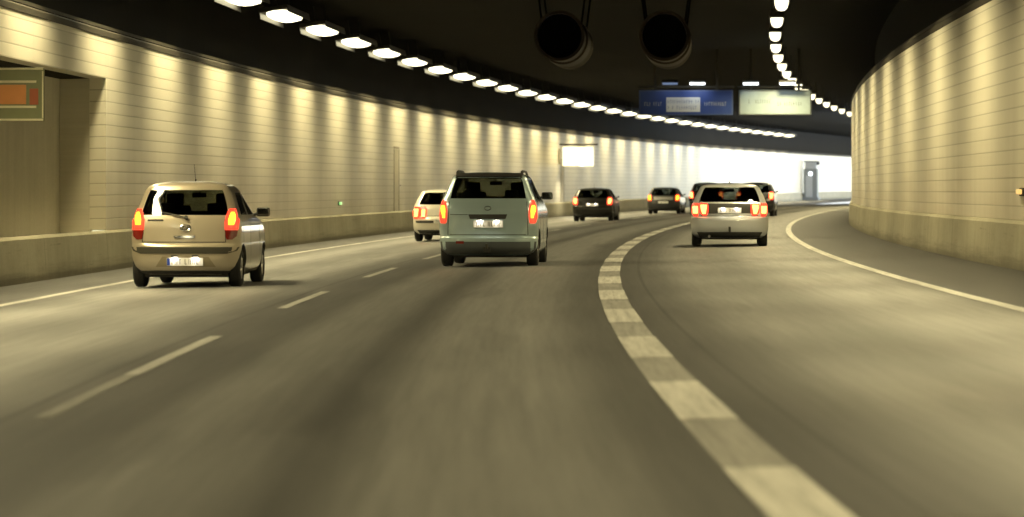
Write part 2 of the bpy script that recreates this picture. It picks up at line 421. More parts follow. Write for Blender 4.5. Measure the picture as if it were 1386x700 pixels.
def put_lamp(proto, first, s, o, tilt):
    t = proto if first else copy_tree(proto)
    t.location = P(s, o, H_LAMP); t.rotation_euler = (0, tilt, -heading(s)); return t
k0 = -16
for k in range(k0, 29): put_lamp(lampL, k == k0, 78.4 + 7.165 * k, -8.50, R(-9))
k0 = -14
for k in range(k0, 17): put_lamp(lampR, k == k0, 76.6 + 7.95 * k, 3.792, R(0))

# ------------------------------------------------------------------ cars
def rounded_plan(W, yr, yf, rr, rf, bow, bowf, nf=9, nc=7, nside=26):
    """half plan outline from the middle of the tail round the right side to the middle of the nose"""
    ln = yf - yr
    rr = min(rr, W * .95, ln * .25); rf = min(rf, W * .95, ln * .25); bow = min(bow, ln * .12, W * .25); bowf = min(bowf, ln * .12, W * .25)
    pts = []
    for i in range(nf): pts.append(((W - rr) * i / nf, 0.0, 'r'))
    for i in range(nc):
        a = math.pi / 2 * i / nc; pts.append((W - rr + rr * math.sin(a), rr * (1 - math.cos(a)), 'r'))
    out = []
    for (x, y, k) in pts: out.append((x, yr + y + bow * (x / max(W, 1e-6)) ** 2))
    ya = yr + rr + bow; yb = yf - rf - bowf
    for i in range(nside + 1): out.append((W, ya + (yb - ya) * i / nside))
    fr = []
    for i in range(nf): fr.append(((W - rf) * i / nf, 0.0))
    for i in range(nc):
        a = math.pi / 2 * i / nc; fr.append((W - rf + rf * math.sin(a), rf * (1 - math.cos(a))))
    for (x, y) in reversed(fr): out.append((x, yf - y - bowf * (x / max(W, 1e-6)) ** 2))
    return out
def interp_levels(levels, n=4):
    """Catmull-Rom-ish (monotone) refinement of the level table, column by column"""
    A = np.array([l[:4] for l in levels], float); z = A[:, 0]
    out = []
    for i in range(len(z) - 1):
        kk = n if (z[i + 1] - z[i]) > 0.05 else 2
        for j in range(kk): out.append(z[i] + (z[i + 1] - z[i]) * j / kk)
    out.append(z[-1]); zz = np.array(out)
    cols = []
    for c in range(1, 4):
        y = A[:, c]; d = np.diff(y) / np.diff(z); m = np.zeros(len(z)); m[0] = d[0]; m[-1] = d[-1]
        for i in range(1, len(z) - 1):
            m[i] = 0 if d[i - 1] * d[i] <= 0 else 2 * d[i - 1] * d[i] / (d[i - 1] + d[i])
        v = []
        for q in zz:
            i = min(max(np.searchsorted(z, q, 'right') - 1, 0), len(z) - 2); h = z[i + 1] - z[i]; t = (q - z[i]) / h
            v.append((2*t**3-3*t**2+1)*y[i] + (t**3-2*t**2+t)*h*m[i] + (-2*t**3+3*t**2)*y[i+1] + (t**3-t**2)*h*m[i+1])
        cols.append(v)
    return [(a, b, c, d) for a, b, c, d in zip(zz, *cols)]
def loft(levels, rr, rf, bow, bowf):
    rings = []
    for (z, W, yr, yf) in levels:
        h = rounded_plan(W, yr, yf, rr(z), rf(z), bow(z), bowf(z))
        ring = [Vector((x, y, z)) for x, y in h] + [Vector((-x, y, z)) for x, y in reversed(h[1:-1])]
        rings.append(ring)
    n = len(rings[0]); vs = [v for r in rings for v in r]; fs = []
    for i in range(len(rings) - 1):
        for j in range(n):
            j2 = (j + 1) % n
            fs.append((i * n + j, i * n + j2, (i + 1) * n + j2, (i + 1) * n + j))
    h = n // 2
    for base, flip in ((0, True), ((len(rings) - 1) * n, False)):
        for j in range(h):
            a, b = base + j, base + j + 1; c, d = base + (n - j - 1) % n, base + (n - j) % n
            f = (a, b, c, d) if j else (a, b, c)
            if j == h - 1: f = (a, b, d)
            if j == 0: f = (base, base + 1, base + n - 1)
            fs.append(f[::-1] if flip else f)
    return vs, fs
def interp_rows(rows, t):
    """rows: (z, l, r) from bottom to top; t in 0..1 of the height"""
    z = rows[0][0] + (rows[-1][0] - rows[0][0]) * t
    zs = [r[0] for r in rows]
    return z, float(np.interp(z, zs, [r[1] for r in rows])), float(np.interp(z, zs, [r[2] for r in rows]))
class Shell:
    def __init__(self, vs, fs): self.bvh = BVHTree.FromPolygons(vs, fs)
    def hit(self, axis, a, z):
        if axis == 'rear': o, d = Vector((a, -3, z)), Vector((0, 1, 0))
        elif axis == 'front': o, d = Vector((a, 9, z)), Vector((0, -1, 0))
        elif axis == 'right': o, d = Vector((4, a, z)), Vector((-1, 0, 0))
        elif axis == 'left': o, d = Vector((-4, a, z)), Vector((1, 0, 0))
        elif axis == 'top': o, d = Vector((a, z, 4)), Vector((0, 0, -1))
        p, n, i, _ = self.bvh.ray_cast(o, d)
        if p is None: return None
        if n.dot(d) > 0: n = -n
        return p, n
    def patch(self, name, axis, rows, m, parent, off=.004, nx=14, nz=10, thick=.012):
        """a panel laid on the body: the outline is a stack of rows, its surface follows the body"""
        g = []; last = None
        for i in range(nz + 1):
            z, l, r = interp_rows(rows, i / nz); line = []
            for j in range(nx + 1):
                h = self.hit(axis, l + (r - l) * j / nx, z)
                if h is None: h = last
                last = h; line.append(h)
            g.append(line)
        if any(h is None for l in g for h in l): 
            fill = next(h for l in g for h in l if h); g = [[h or fill for h in l] for l in g]
        w = nx + 1; top = [p + n * off for l in g for p, n in l]; bot = [p + n * (off - thick) for l in g for p, n in l]
        N_ = len(top); fs = []
        for i in range(nz):
            for j in range(nx):
                a = i * w + j; fs.append((a, a + 1, a + w + 1, a + w)); fs.append((N_ + a, N_ + a + w, N_ + a + w + 1, N_ + a + 1))
        edge = [j for j in range(nx)] + [nx + i * w for i in range(nz)] + [nz * w + nx - j for j in range(nx)] + [(nz - i) * w for i in range(nz)]
        for a, b in zip(edge, edge[1:] + edge[:1]): fs.append((b, a, N_ + a, N_ + b))
        o = finish(name, top + bot, fs, m, parent)
        bm = bmesh.new(); bm.from_mesh(o.data); bmesh.ops.recalc_face_normals(bm, faces=bm.faces); bm.to_mesh(o.data); bm.free()
        autosmooth(o, 40)
        return o
def prism(rows, axis, a, b, inset=.012):
    n = 10; L_, R_ = [], []
    for i in range(n + 1):
        z, l, r = interp_rows(rows, i / n)
        z += inset if i == 0 else (-inset if i == n else 0)
        L_.append((l + inset, z)); R_.append((r - inset, z))
    poly = L_ + R_[::-1]; k = len(poly)
    f = (lambda p, t: Vector((p[0], t, p[1]))) if axis == 'y' else (lambda p, t: Vector((t, p[0], p[1])))
    vs = [f(p, a) for p in poly] + [f(p, b) for p in poly]
    fs = [tuple(range(k)), tuple(range(2 * k - 1, k - 1, -1))] + [(j, k + j, k + (j + 1) % k, (j + 1) % k) for j in range(k)]
    return vs, fs
def boolean_cut(o, cutters, m_dark):
    temp = []
    for vs, fs in cutters:
        c = finish('cutter', vs, fs, m_dark, o.parent)
        bm = bmesh.new(); bm.from_mesh(c.data); bmesh.ops.recalc_face_normals(bm, faces=bm.faces); bm.to_mesh(c.data); bm.free()
        temp.append(c)
        md = o.modifiers.new('cut', 'BOOLEAN'); md.operation = 'DIFFERENCE'; md.object = c; md.solver = 'EXACT'; md.material_mode = 'TRANSFER'
    bpy.context.view_layer.update()
    ev = o.evaluated_get(bpy.context.evaluated_depsgraph_get())
    me = bpy.data.meshes.new_from_object(ev)
    old = o.data; o.modifiers.clear(); o.data = me; me.name = 'body'
    bpy.data.meshes.remove(old)
    for c in temp:
        d = c.data; bpy.data.objects.remove(c); bpy.data.meshes.remove(d)
    autosmooth(o, 30)

M_TYRE = simple('tyre_rubber', (.018, .018, .017), 0.85, scale=30, bump=.2)
M_RIM = simple('wheel_rim', (.42, .41, .39), 0.35, 0.9)
M_TRIM = simple('black_plastic', (.028, .027, .024), 0.55)
M_TRIMG = simple('grey_plastic', (.085, .088, .082), 0.5)
M_SEAT = simple('seat_cloth', (.035, .033, .03), 0.9, scale=20, bump=.2)
M_CHROME = simple('chrome', (.75, .74, .72), 0.12, 1.0, vary=.03)
M_PLATE = simple('number_plate_white', (.78, .77, .72), 0.4)
M_PLATEBLUE = simple('number_plate_blue', (.02, .05, .28), 0.4)
M_INK = simple('plate_ink', (.10, .09, .08), 0.5)
M_RED = glow('brake_light_lens', (1.0, 0.045, 0.02), 2.2, .15)
M_CORE = glow('brake_light_bulb', (1.0, 0.40, 0.02), 4.6, .15)
M_PINK = glow('brake_light_bright', (1.0, 0.34, 0.085), 4.6, .15)
M_REFL = simple('red_reflector', (.20, .012, .010), 0.2, coat=.8)
M_DARKRED = simple('dark_red_lens', (.16, .012, .008), 0.12, coat=1.0)
def glass_material(name, tint):
    m = bpy.data.materials.new(name); m.use_nodes = True; nt = m.node_tree; nt.nodes.clear()
    out = N(nt, 'ShaderNodeOutputMaterial'); tr = N(nt, 'ShaderNodeBsdfTransparent'); tr.inputs[0].default_value = tint + (1,)
    gl = N(nt, 'ShaderNodeBsdfGlossy', i_Roughness=.03)
    ge = N(nt, 'ShaderNodeNewGeometry'); dt = N(nt, 'ShaderNodeVectorMath', operation='DOT_PRODUCT'); L(nt, ge.outputs['Incoming'], dt.inputs[0]); L(nt, ge.outputs['Normal'], dt.inputs[1])
    c1 = math_(nt, 'SUBTRACT', 1.0, math_(nt, 'ABSOLUTE', dt.outputs['Value']))
    frs = math_(nt, 'ADD', math_(nt, 'MULTIPLY', math_(nt, 'POWER', c1, 5.0), .95), .045)
    tc = N(nt, 'ShaderNodeTexCoord'); no = N(nt, 'ShaderNodeTexNoise', i_Scale=2.0); L(nt, tc.outputs['Object'], no.inputs['Vector'])
    rg = math_(nt, 'ADD', math_(nt, 'MULTIPLY', no.outputs['Fac'], .03), .01); L(nt, rg, gl.inputs['Roughness'])
    mx = N(nt, 'ShaderNodeMixShader'); L(nt, frs, mx.inputs[0]); L(nt, tr.outputs[0], mx.inputs[1]); L(nt, gl.outputs[0], mx.inputs[2]); L(nt, mx.outputs[0], out.inputs[0])
    return m
M_GLASS = glass_material('tinted_glass', (.62, .64, .58))
M_GLASSD = glass_material('dark_glass', (.5, .51, .48))
def paint(name, col, metal=.55, rough=.30, coat=1.0): return simple(name, col, rough, metal, coat, vary=.05, scale=2.5, spec=.5 if max(col) > .1 else .25)

def make_car(sp, s, o, label, dyaw=0.0):
    car = empty(sp['name'], P(s, o), -heading(s) + dyaw, label, 'car', 'cars driving away through the tunnel')
    car.scale = (sp.get('k', 1.0),) * 3
    lev = interp_levels(sp['levels']); zt = lev[-1][0]
    rr = lambda z: float(np.interp(z, *sp['rr'])); rf = lambda z: float(np.interp(z, *sp.get('rf', ((.2, 1.0), (.45, .3)))))
    bow = lambda z: float(np.interp(z, *sp['bow'])); bowf = lambda z: .10
    vs, fs = loft(lev, rr, rf, bow, bowf)
    sh = Shell(vs, fs)
    body = finish('body', vs, fs, None, car, mats=[sp['paint'], M_TRIM])
    bm = bmesh.new(); bm.from_mesh(body.data); bmesh.ops.recalc_face_normals(bm, faces=bm.faces); bm.to_mesh(body.data); bm.free()
    # cabin hollow, window openings, wheel arches
    cab = [(z, W - .07, yr + .10, yf - .14) for z, W, yr, yf in lev if sp['belt'] - .38 < z < zt - .10]
    cab.append((zt - .055, cab[-1][1] - .12, cab[-1][2] + .12, cab[-1][3] - .14))
    yfc = sp['cowl'] + .1
    cab = [(z, W, yr, min(yf, yfc)) for z, W, yr, yf in cab]
    cuts = [loft(cab, lambda z: .12, lambda z: .12, lambda z: .02, lambda z: .02)]
    cuts.append(prism(sp['rear_window'], 'y', -1, sp['levels'][0][3] * .35))
    cuts.append(prism(sp['windscreen'], 'y', sp['levels'][0][3] * .45, 6))
    for w in sp['side_windows']: cuts.append(prism(w, 'x', -1.5, 1.5))
    yA, yB, wr = sp['axles'][0], sp['axles'][1], sp['wheel_r']
    for ya in (yA, yB):
        for sg in (-1, 1):
            c = MB().tube((sg * (sp['half'] - .30), ya, wr), (sg * 1.2, ya, wr), wr + .055, 32); cuts.append((c.v, c.f))
    boolean_cut(body, cuts, M_TRIM)
    # glass
    g = sh.patch('rear_window', 'rear', sp['rear_window'], sp.get('glass', M_GLASS), car, off=-.004, thick=.004)
    sh.patch('windscreen', 'front', sp['windscreen'], M_GLASS, car, off=-.004, thick=.004)
    for w in sp['side_windows']:
        for side in ('left', 'right'): sh.patch('side_window', side, w, M_GLASSD, car, off=-.006, thick=.004, nx=10, nz=8)
    # trims, lights, seams: rear-view rows in metres
    for nm, rows, m in sp.get('rear_patches', []):
        sh.patch(nm, 'rear', rows, m, car, off=.008)
    for nm, rows, m in sp.get('side_patches', []):
        for side in ('left', 'right'): sh.patch(nm, side, rows, m, car, off=.006, nx=20, nz=4)
    for rows, cores, m, mc in sp['lights']:
        for sg in (1, -1):
            rw = [(z, l, r) if sg > 0 else (z, -r, -l) for z, l, r in rows]
            tl = sh.patch('tail_light', 'rear', rw, m, car, off=.012, nx=8, nz=10)
            for cr in cores:
                cw = [(z, l, r) if sg > 0 else (z, -r, -l) for z, l, r in cr]
                sh.patch('bulb', 'rear', cw, mc, tl, off=.020, nx=8, nz=8, thick=.008)
    # seams of the tailgate and doors (dark gaps, laid just proud)
    zg0, zg1, xg = sp['hatch']
    for sg in (-1, 1):
        x1 = sg * xg; sh.patch('shut_line', 'rear', [(zg0, x1 - .006, x1 + .006), (zg1, x1 * .97 - .006, x1 * .97 + .006)], M_TRIM, car, off=.0015, nx=1, nz=14, thick=.006)
    sh.patch('shut_line', 'rear', [(zg0 - .006, -xg, xg), (zg0 + .006, -xg, xg)], M_TRIM, car, off=.0015, nx=30, nz=1, thick=.006)
    for ys in sp['doors']:
        for side in ('left', 'right'):
            sh.patch('shut_line', side, [(.32, ys - .005, ys + .005), (sp['belt'] - .03, ys - .005, ys + .005)], M_TRIM, car, off=.0015, nx=1, nz=10, thick=.006)
    # number plate
    px, pz, pw, ph, tilt = sp['plate']
    hit = sh.hit('rear', px, pz); py = min(hit[0].y, (sh.hit('rear', px, pz + ph / 2)[0].y + sh.hit('rear', px, pz - ph / 2)[0].y) / 2) - .014
    rot = Matrix.Rotation(tilt, 3, 'X')
    pl = MB().box((px, py, pz), (pw, .008, ph), rot, .003).build('number_plate', M_PLATE, car)
    ch = MB(); x = px - pw / 2 + .075
    for k in range(7):                                   # characters are lost in glare in the photograph: worn strokes only
        if k == 3: x += .03
        for (dx, dz, w_, h_) in random.choice([((-.012, 0, .008, .07), (.012, 0, .008, .07)), ((0, 0, .008, .07), (0, .03, .03, .008)), ((-.012, 0, .008, .07), (0, -.03, .03, .008))]):
            ch.box(Vector((px, py, pz)) + rot @ Vector((x - px + dx, -.0055, dz * ph / .11)), (w_, .002, h_ * ph / .11), rot)
        x += (pw - .13) / 7
    ch.build('plate_characters', M_INK, pl)
    if sp.get('eu', True):
        MB().box(Vector((px, py, pz)) + rot @ Vector((-pw / 2 + .023, -.0052, 0)), (.042, .0025, ph - .012), rot).build('blue_band', M_PLATEBLUE, pl)
    for dx in (-.15, .15) if sp.get('plate_lamps') else ():
        zz = pz + ph / 2 + .012; hy = min(py, sh.hit('rear', px + dx, zz)[0].y) - .03
        lm = MB().box((px + dx, hy, zz + .012), (.09, .05, .022), None, .004).build('plate_lamp', M_TRIM, car)
        MB().box((px + dx, hy, zz), (.06, .03, .006)).build('lens', glow('plate_lamp_lens', (1, .9, .75), 1.5), lm)
        ld = bpy.data.lights.new('plate_light', 'AREA'); ld.shape = 'RECTANGLE'; ld.size = .05; ld.size_y = .02; ld.energy = .045; ld.color = (1, .9, .75)
        lo = bpy.data.objects.new('plate_light', ld); C.objects.link(lo); lo.parent = lm; lo.location = (px + dx, hy, zz - .006); lo.rotation_euler = (R(25), 0, 0)
    # wheels
    for ya in (yA, yB):
        for sg in (-1, 1):
            tw = sp.get('tyre_w', .19); cx = sg * (sp['half'] - .02 - tw / 2); r = wr
            prof = [(-tw/2, r * .62), (-tw/2, r * .86), (-tw/2 + .018, r * .965), (-tw/2 + .04, r), (tw/2 - .04, r), (tw/2 - .018, r * .965), (tw/2, r * .86), (tw/2, r * .62)]
            w = MB().lathe(prof, (0, 0, 0), 'x', 36).build('wheel', M_TYRE, car); w.location = (cx, ya, r); autosmooth(w, 40)
            rm = MB(); rm.lathe([(-.02, r * .64), (sg * tw * .42, r * .64), (sg * tw * .42, r * .56), (sg * tw * .30, r * .54), (-.02, r * .54)], (0, 0, 0), 'x', 32)
            for k in range(7):
                a = 2 * math.pi * k / 7
                d = Vector((0, math.cos(a), math.sin(a))); rm.tube(Vector((sg * tw * .36, 0, 0)) + d * r * .10, Vector((sg * tw * .34, 0, 0)) + d * r * .58, .028, 6, .02)
            rm.tube((-.02, 0, 0), (sg * tw * .40, 0, 0), r * .16, 14); rm.tube((-.03, 0, 0), (-.01, 0, 0), r * .6, 20)
            ro = rm.build('rim', M_RIM, w); autosmooth(ro, 40)
    MB().box((0, (yA + yB) / 2, wr * .62), (sp['half'] * 1.5, yB - yA + .4, .06)).box((0, yA, wr), (sp['half'] * 1.5, .07, .07)).build('underbody', M_TRIM, car)
    # mirrors
    zm, ym = sp['mirror']
    for sg in (-1, 1):
        side = 'right' if sg > 0 else 'left'
        h = sh.hit(side, ym, zm - .03); x0 = h[0].x
        mr = MB(); mr.tube((x0 - sg * .02, ym + .02, zm - .05), (x0 + sg * .07, ym, zm - .02), .022, 8)
        mk = sp.get('mirror_k', 1.0)
        mr.box((x0 + sg * (.045 + .10 * mk), ym + .01, zm), (.20 * mk, .10, .135 * mk), Matrix.Rotation(sg * -.12, 3, 'Z'), .035)
        mo = mr.build('wing_mirror', sp.get('mirror_mat', M_TRIM), car); autosmooth(mo, 40)
        MB().box((x0 + sg * (.048 + .10 * mk), ym - .043, zm), (.165 * mk, .006, .10 * mk), Matrix.Rotation(sg * -.12, 3, 'Z'), .002).build('mirror_glass', M_CHROME, mo)
    # cabin
    b = sp['belt']; W = sp['half']
    for sg in (-1, 1):
        st = MB().box((sg * W * .46, sp['front_seat'], b - .12), (.46, .14, .55), Matrix.Rotation(-.2, 3, 'X'), .05)
        st.box((sg * W * .46, sp['front_seat'] + .25, b - .36), (.46, .5, .16), None, .05)
        so = st.build('front_seat', M_SEAT, car); autosmooth(so, 40)
        ho = MB().box((sg * W * .46, sp['front_seat'] - .04, b + .235), (.26, .10, .19), None, .04).build('headrest', M_SEAT, so); autosmooth(ho, 40)
    rs = MB().box((0, sp['rear_seat'], b - .18), (W * 1.45, .16, .5), Matrix.Rotation(-.25, 3, 'X'), .05).build('rear_seat', M_SEAT, car); autosmooth(rs, 40)
    for x in sp.get('rear_heads', (-.36, .36)):
        ho = MB().box((x, sp['rear_seat'] - .05, b + .11), (.24, .10, .15), None, .04).build('headrest', M_SEAT, rs); autosmooth(ho, 40)
    MB().box((0, sp['cowl'] - .25, b - .10), (W * 1.6, .4, .14), None, .04).build('dashboard', M_TRIM, car)
    zmi = sp['windscreen'][-1][0] - .09
    MB().box((0, sp['windscreen_y'] - .12, zmi), (.22, .03, .07), None, .012).tube((0, sp['windscreen_y'] - .11, zmi), (0, sp['windscreen_y'] - .02, zmi + .07), .01, 6).build('rear_view_mirror', M_TRIM, car)
    if sp.get('driver'):
        pass
    if sp.get('extra'): sp['extra'](car, sh, sp)
    return car
def wiper(car, sh, x0, z0, x1, z1):
    m = MB()
    a = sh.hit('rear', x0, z0); bb = sh.hit('rear', x1, z1)
    pa = a[0] + a[1] * .03; pb = bb[0] + bb[1] * .025
    m.tube(pa, pb, .012, 6, .008); m.tube(a[0] - a[1] * .01, pa + a[1] * .012, .028, 10)
    return m.build('rear_wiper', M_TRIM, car)
def antenna(car, sh, y, lean=-.16, ln=.25, x=0):
    h = sh.hit('top', x, y); b = h[0]
    return MB().tube(b - Vector((0, 0, .01)), b + Vector((0, 0, .03)), .018, 8, .01).tube(b, b + Vector((0, lean, ln)), .004, 6, .002).build('antenna', M_TRIM, car)
def rails(car, sh, x, y0, y1, z_in=.055):
    for sg in (-1, 1):
        m = MB(); pts = []
        for i in range(13):
            t = i / 12; y = y0 + (y1 - y0) * t
            h = sh.hit('top', sg * x, y); lift = z_in * min(1, math.sin(math.pi * min(t, 1 - t) * 2.6) * 1.2 if min(t, 1 - t) < .2 else 1)
            pts.append(h[0] + Vector((0, 0, max(lift, -.01))))
        for p, q in zip(pts, pts[1:]): m.tube(p, q, .021, 8)
        for p in (pts[2], pts[10]): m.tube(p, p - Vector((0, 0, .08)), .02, 8)
        m.build('roof_rail', M_TRIM, car)

# ---- gold city hatchback
def gold_extra(car, sh, sp):
    wiper(car, sh, -.02, 1.03, -.18, 1.40) if False else wiper(car, sh, 0.03, 1.00, -.34, 1.075)
    antenna(car, sh, 1.25)
    # oval emblem with a slanted letter, and the chrome tailgate grip under it
    h = sh.hit('rear', .02, .86); c = h[0] + h[1] * .012; q = h[1].to_track_quat('Z', 'Y').to_matrix()
    m = MB(); n = 22
    ring = [c + q @ Vector((math.cos(2 * math.pi * k / n) * .075, math.sin(2 * math.pi * k / n) * .042, 0)) for k in range(n)]
    for p, r_ in zip(ring, ring[1:] + ring[:1]): m.tube(p, r_, .008, 6)
    for dx in (-.03, .03): m.tube(c + q @ Vector((dx - .012, -.032, 0)), c + q @ Vector((dx + .012, .032, 0)), .007, 6)
    m.tube(c + q @ Vector((-.03, -.006, 0)), c + q @ Vector((.03, .006, 0)), .007, 6)
    m.build('emblem', M_CHROME, car)
    sh.patch('tailgate_handle', 'rear', [(.715, -.13, .15), (.745, -.15, .17)], M_CHROME, car, off=.015, nx=12, nz=2)
    sh.patch('badge', 'rear', [(.955, -.53, -.30), (.978, -.53, -.30)], M_CHROME, car, off=.006, nx=6, nz=1)
gold = dict(name='hatchback_car', paint=paint('gold_paint', (.47, .41, .31), .4), half=.797, belt=1.03, cowl=2.55, wheel_r=.285, axles=(.56, 2.94), tyre_w=.175,
    levels=[(.19, .70, .16, 3.44), (.24, .745, .08, 3.50), (.32, .780, .02, 3.55), (.44, .797, 0, 3.565), (.56, .797, 0, 3.565), (.61, .796, .012, 3.555), (.64, .794, .045, 3.545),
            (.75, .793, .065, 3.50), (.86, .788, .085, 3.40), (.92, .78, .10, 3.22), (.97, .768, .115, 2.92), (1.02, .752, .132, 2.62), (1.10, .725, .165, 2.42), (1.22, .682, .22, 2.18),
            (1.34, .640, .28, 1.97), (1.42, .605, .315, 1.80), (1.465, .56, .335, 1.70), (1.495, .49, .38, 1.60), (1.52, .38, .50, 1.45), (1.533, .24, .70, 1.25), (1.54, .10, .90, 1.05)],
    rr=((.2, .6, .65, 1.0, 1.4), (.30, .26, .22, .16, .14)), bow=((.2, .6, .66, 1.5), (.10, .10, .07, .06)), hatch=(.655, .98, .60),
    rear_window=[(1.03, -.645, .645), (1.12, -.625, .625), (1.30, -.575, .575), (1.415, -.53, .53)],
    windscreen=[(1.06, -.64, .64), (1.25, -.58, .58), (1.42, -.50, .50)], windscreen_y=1.75,
    side_windows=[[(1.03, 1.42, 2.36), (1.10, 1.42, 2.24), (1.25, 1.43, 1.98), (1.38, 1.45, 1.72)], [(1.03, .66, 1.36), (1.18, .72, 1.36), (1.38, .84, 1.38)]],
    doors=(2.45, 1.39, .62), mirror=(1.08, 2.12), front_seat=1.72, rear_seat=.80, plate=(.03, .375, .52, .115, 0), mirror_mat=M_TRIM,
    rear_patches=[('bumper_strip', [(.49, -.62, .62), (.53, -.745, .745), (.585, -.775, .775)], simple('olive_black_plastic', (.045, .042, .03), .5)),
                  ('plate_recess', [(.305, -.40, .46), (.45, -.30, .36)], simple('dull_gold_plastic', (.30, .255, .17), .4, .4, .6)),  # darker gold panel laid on the bumper round the plate
                  ('lower_grille', [(.205, -.60, .60), (.245, -.66, .66)], M_TRIM)],
    lights=[([(.83, .585, .755), (.95, .58, .765), (1.06, .60, .75), (1.13, .63, .71)], [[(.90, .63, .70), (.97, .625, .715), (1.04, .64, .71), (1.08, .655, .69)]], M_RED, M_CORE),
            ([(.69, .61, .68), (.74, .595, .74), (.825, .586, .752)], [], M_DARKRED, M_CORE)],
    extra=gold_extra, plate_lamps=True)
make_car(gold, 45.1, -5.93, 'gold small hatchback with red lit tail lights and white number plate, in the outer lane', dyaw=R(-1.0))

# ---- pale green people carrier
def mpv_extra(car, sh, sp):
    rails(car, sh, .565, .40, 2.45)
    for dx in (-.005,):
        MB().tube((dx, -.06, .32), (dx, .12, .30), .028, 10).tube((dx, -.06, .31), (dx, -.06, .40), .026, 10).box((dx, -.045, .30), (.12, .03, .10), None, .01).build('tow_bar', M_TRIM, car)
    sh.patch('spoiler', 'rear', [(1.565, -.57, .57), (1.61, -.53, .53)], M_TRIM, car, off=.035, nx=16, nz=3, thick=.05)
    h = sh.hit('rear', 0, 1.02); c = h[0] + h[1] * .012
    m = MB(); 
    for k in range(16):
        a, b_ = 2 * math.pi * k / 16, 2 * math.pi * (k + 1) / 16
        m.tube(c + Vector((math.cos(a) * .055, 0, math.sin(a) * .034)), c + Vector((math.cos(b_) * .055, 0, math.sin(b_) * .034)), .006, 6)
    m.build('emblem', M_CHROME, car)
mpv = dict(name='people_carrier', paint=paint('pale_green_paint', (.38, .49, .51), .4), half=.87, belt=1.16, cowl=3.05, wheel_r=.305, axles=(.72, 3.32), tyre_w=.20,
    levels=[(.20, .76, .16, 3.92), (.26, .82, .06, 3.97), (.34, .86, .01, 4.02), (.46, .87, 0, 4.03), (.50, .87, .005, 4.03), (.53, .868, .07, 4.02), (.66, .87, .09, 3.98), (.80, .87, .10, 3.92), (.93, .866, .11, 3.80),
            (1.02, .856, .125, 3.55), (1.08, .846, .135, 3.25), (1.13, .836, .15, 3.02), (1.22, .795, .19, 2.84), (1.36, .735, .25, 2.60), (1.48, .685, .305, 2.40), (1.56, .648, .345, 2.25), (1.60, .605, .375, 2.15),
            (1.625, .53, .42, 2.05), (1.642, .41, .54, 1.90), (1.652, .28, .75, 1.65), (1.656, .12, 1.0, 1.35)],
    rr=((.2, .55, .7, 1.1, 1.5), (.36, .34, .20, .17, .15)), bow=((.2, .5, .55, 1.5), (.10, .10, .06, .06)), hatch=(.56, 1.14, .70), glass=M_GLASS,
    rear_window=[(1.18, -.675, .675), (1.3, -.655, .655), (1.5, -.605, .605), (1.565, -.57, .57)],
    windscreen=[(1.17, -.68, .68), (1.38, -.61, .61), (1.56, -.53, .53)], windscreen_y=2.28,
    side_windows=[[(1.16, 1.98, 2.82), (1.3, 1.98, 2.60), (1.54, 2.0, 2.2)], [(1.16, 1.06, 1.90), (1.54, 1.10, 1.92)], [(1.18, .52, .98), (1.54, .62, 1.0)]],
    doors=(2.95, 1.94, 1.02), mirror=(1.24, 2.62), front_seat=2.15, rear_seat=1.05, plate=(.01, .745, .52, .125, -.05), eu=False,
    rear_patches=[('bumper_moulding', [(.22, -.72, .72), (.30, -.82, .82), (.44, -.835, .835)], simple('slate_bumper', (.085, .095, .10), .4, .2)),
                  ('plate_hood', [(.835, -.31, .31), (.915, -.34, .34)], M_TRIM),
                  ('reflector', [(.405, -.55, -.41), (.45, -.55, -.41)], M_REFL),
                  ('rear_crease', [(.905, -.66, -.35), (.915, -.66, -.35)], M_TRIM)],
    lights=[([(.76, .735, .82), (.86, .715, .85), (1.0, .715, .84), (1.10, .735, .82), (1.16, .75, .79)], [[(.85, .745, .785), (.93, .745, .80), (.96, .74, .815), (1.03, .745, .82), (1.07, .76, .80)]], M_RED, M_CORE)],
    extra=mpv_extra, plate_lamps=True)
make_car(mpv, 55.0, -2.0, 'pale green people carrier with black roof rails, in the middle lane', dyaw=R(-1.4))

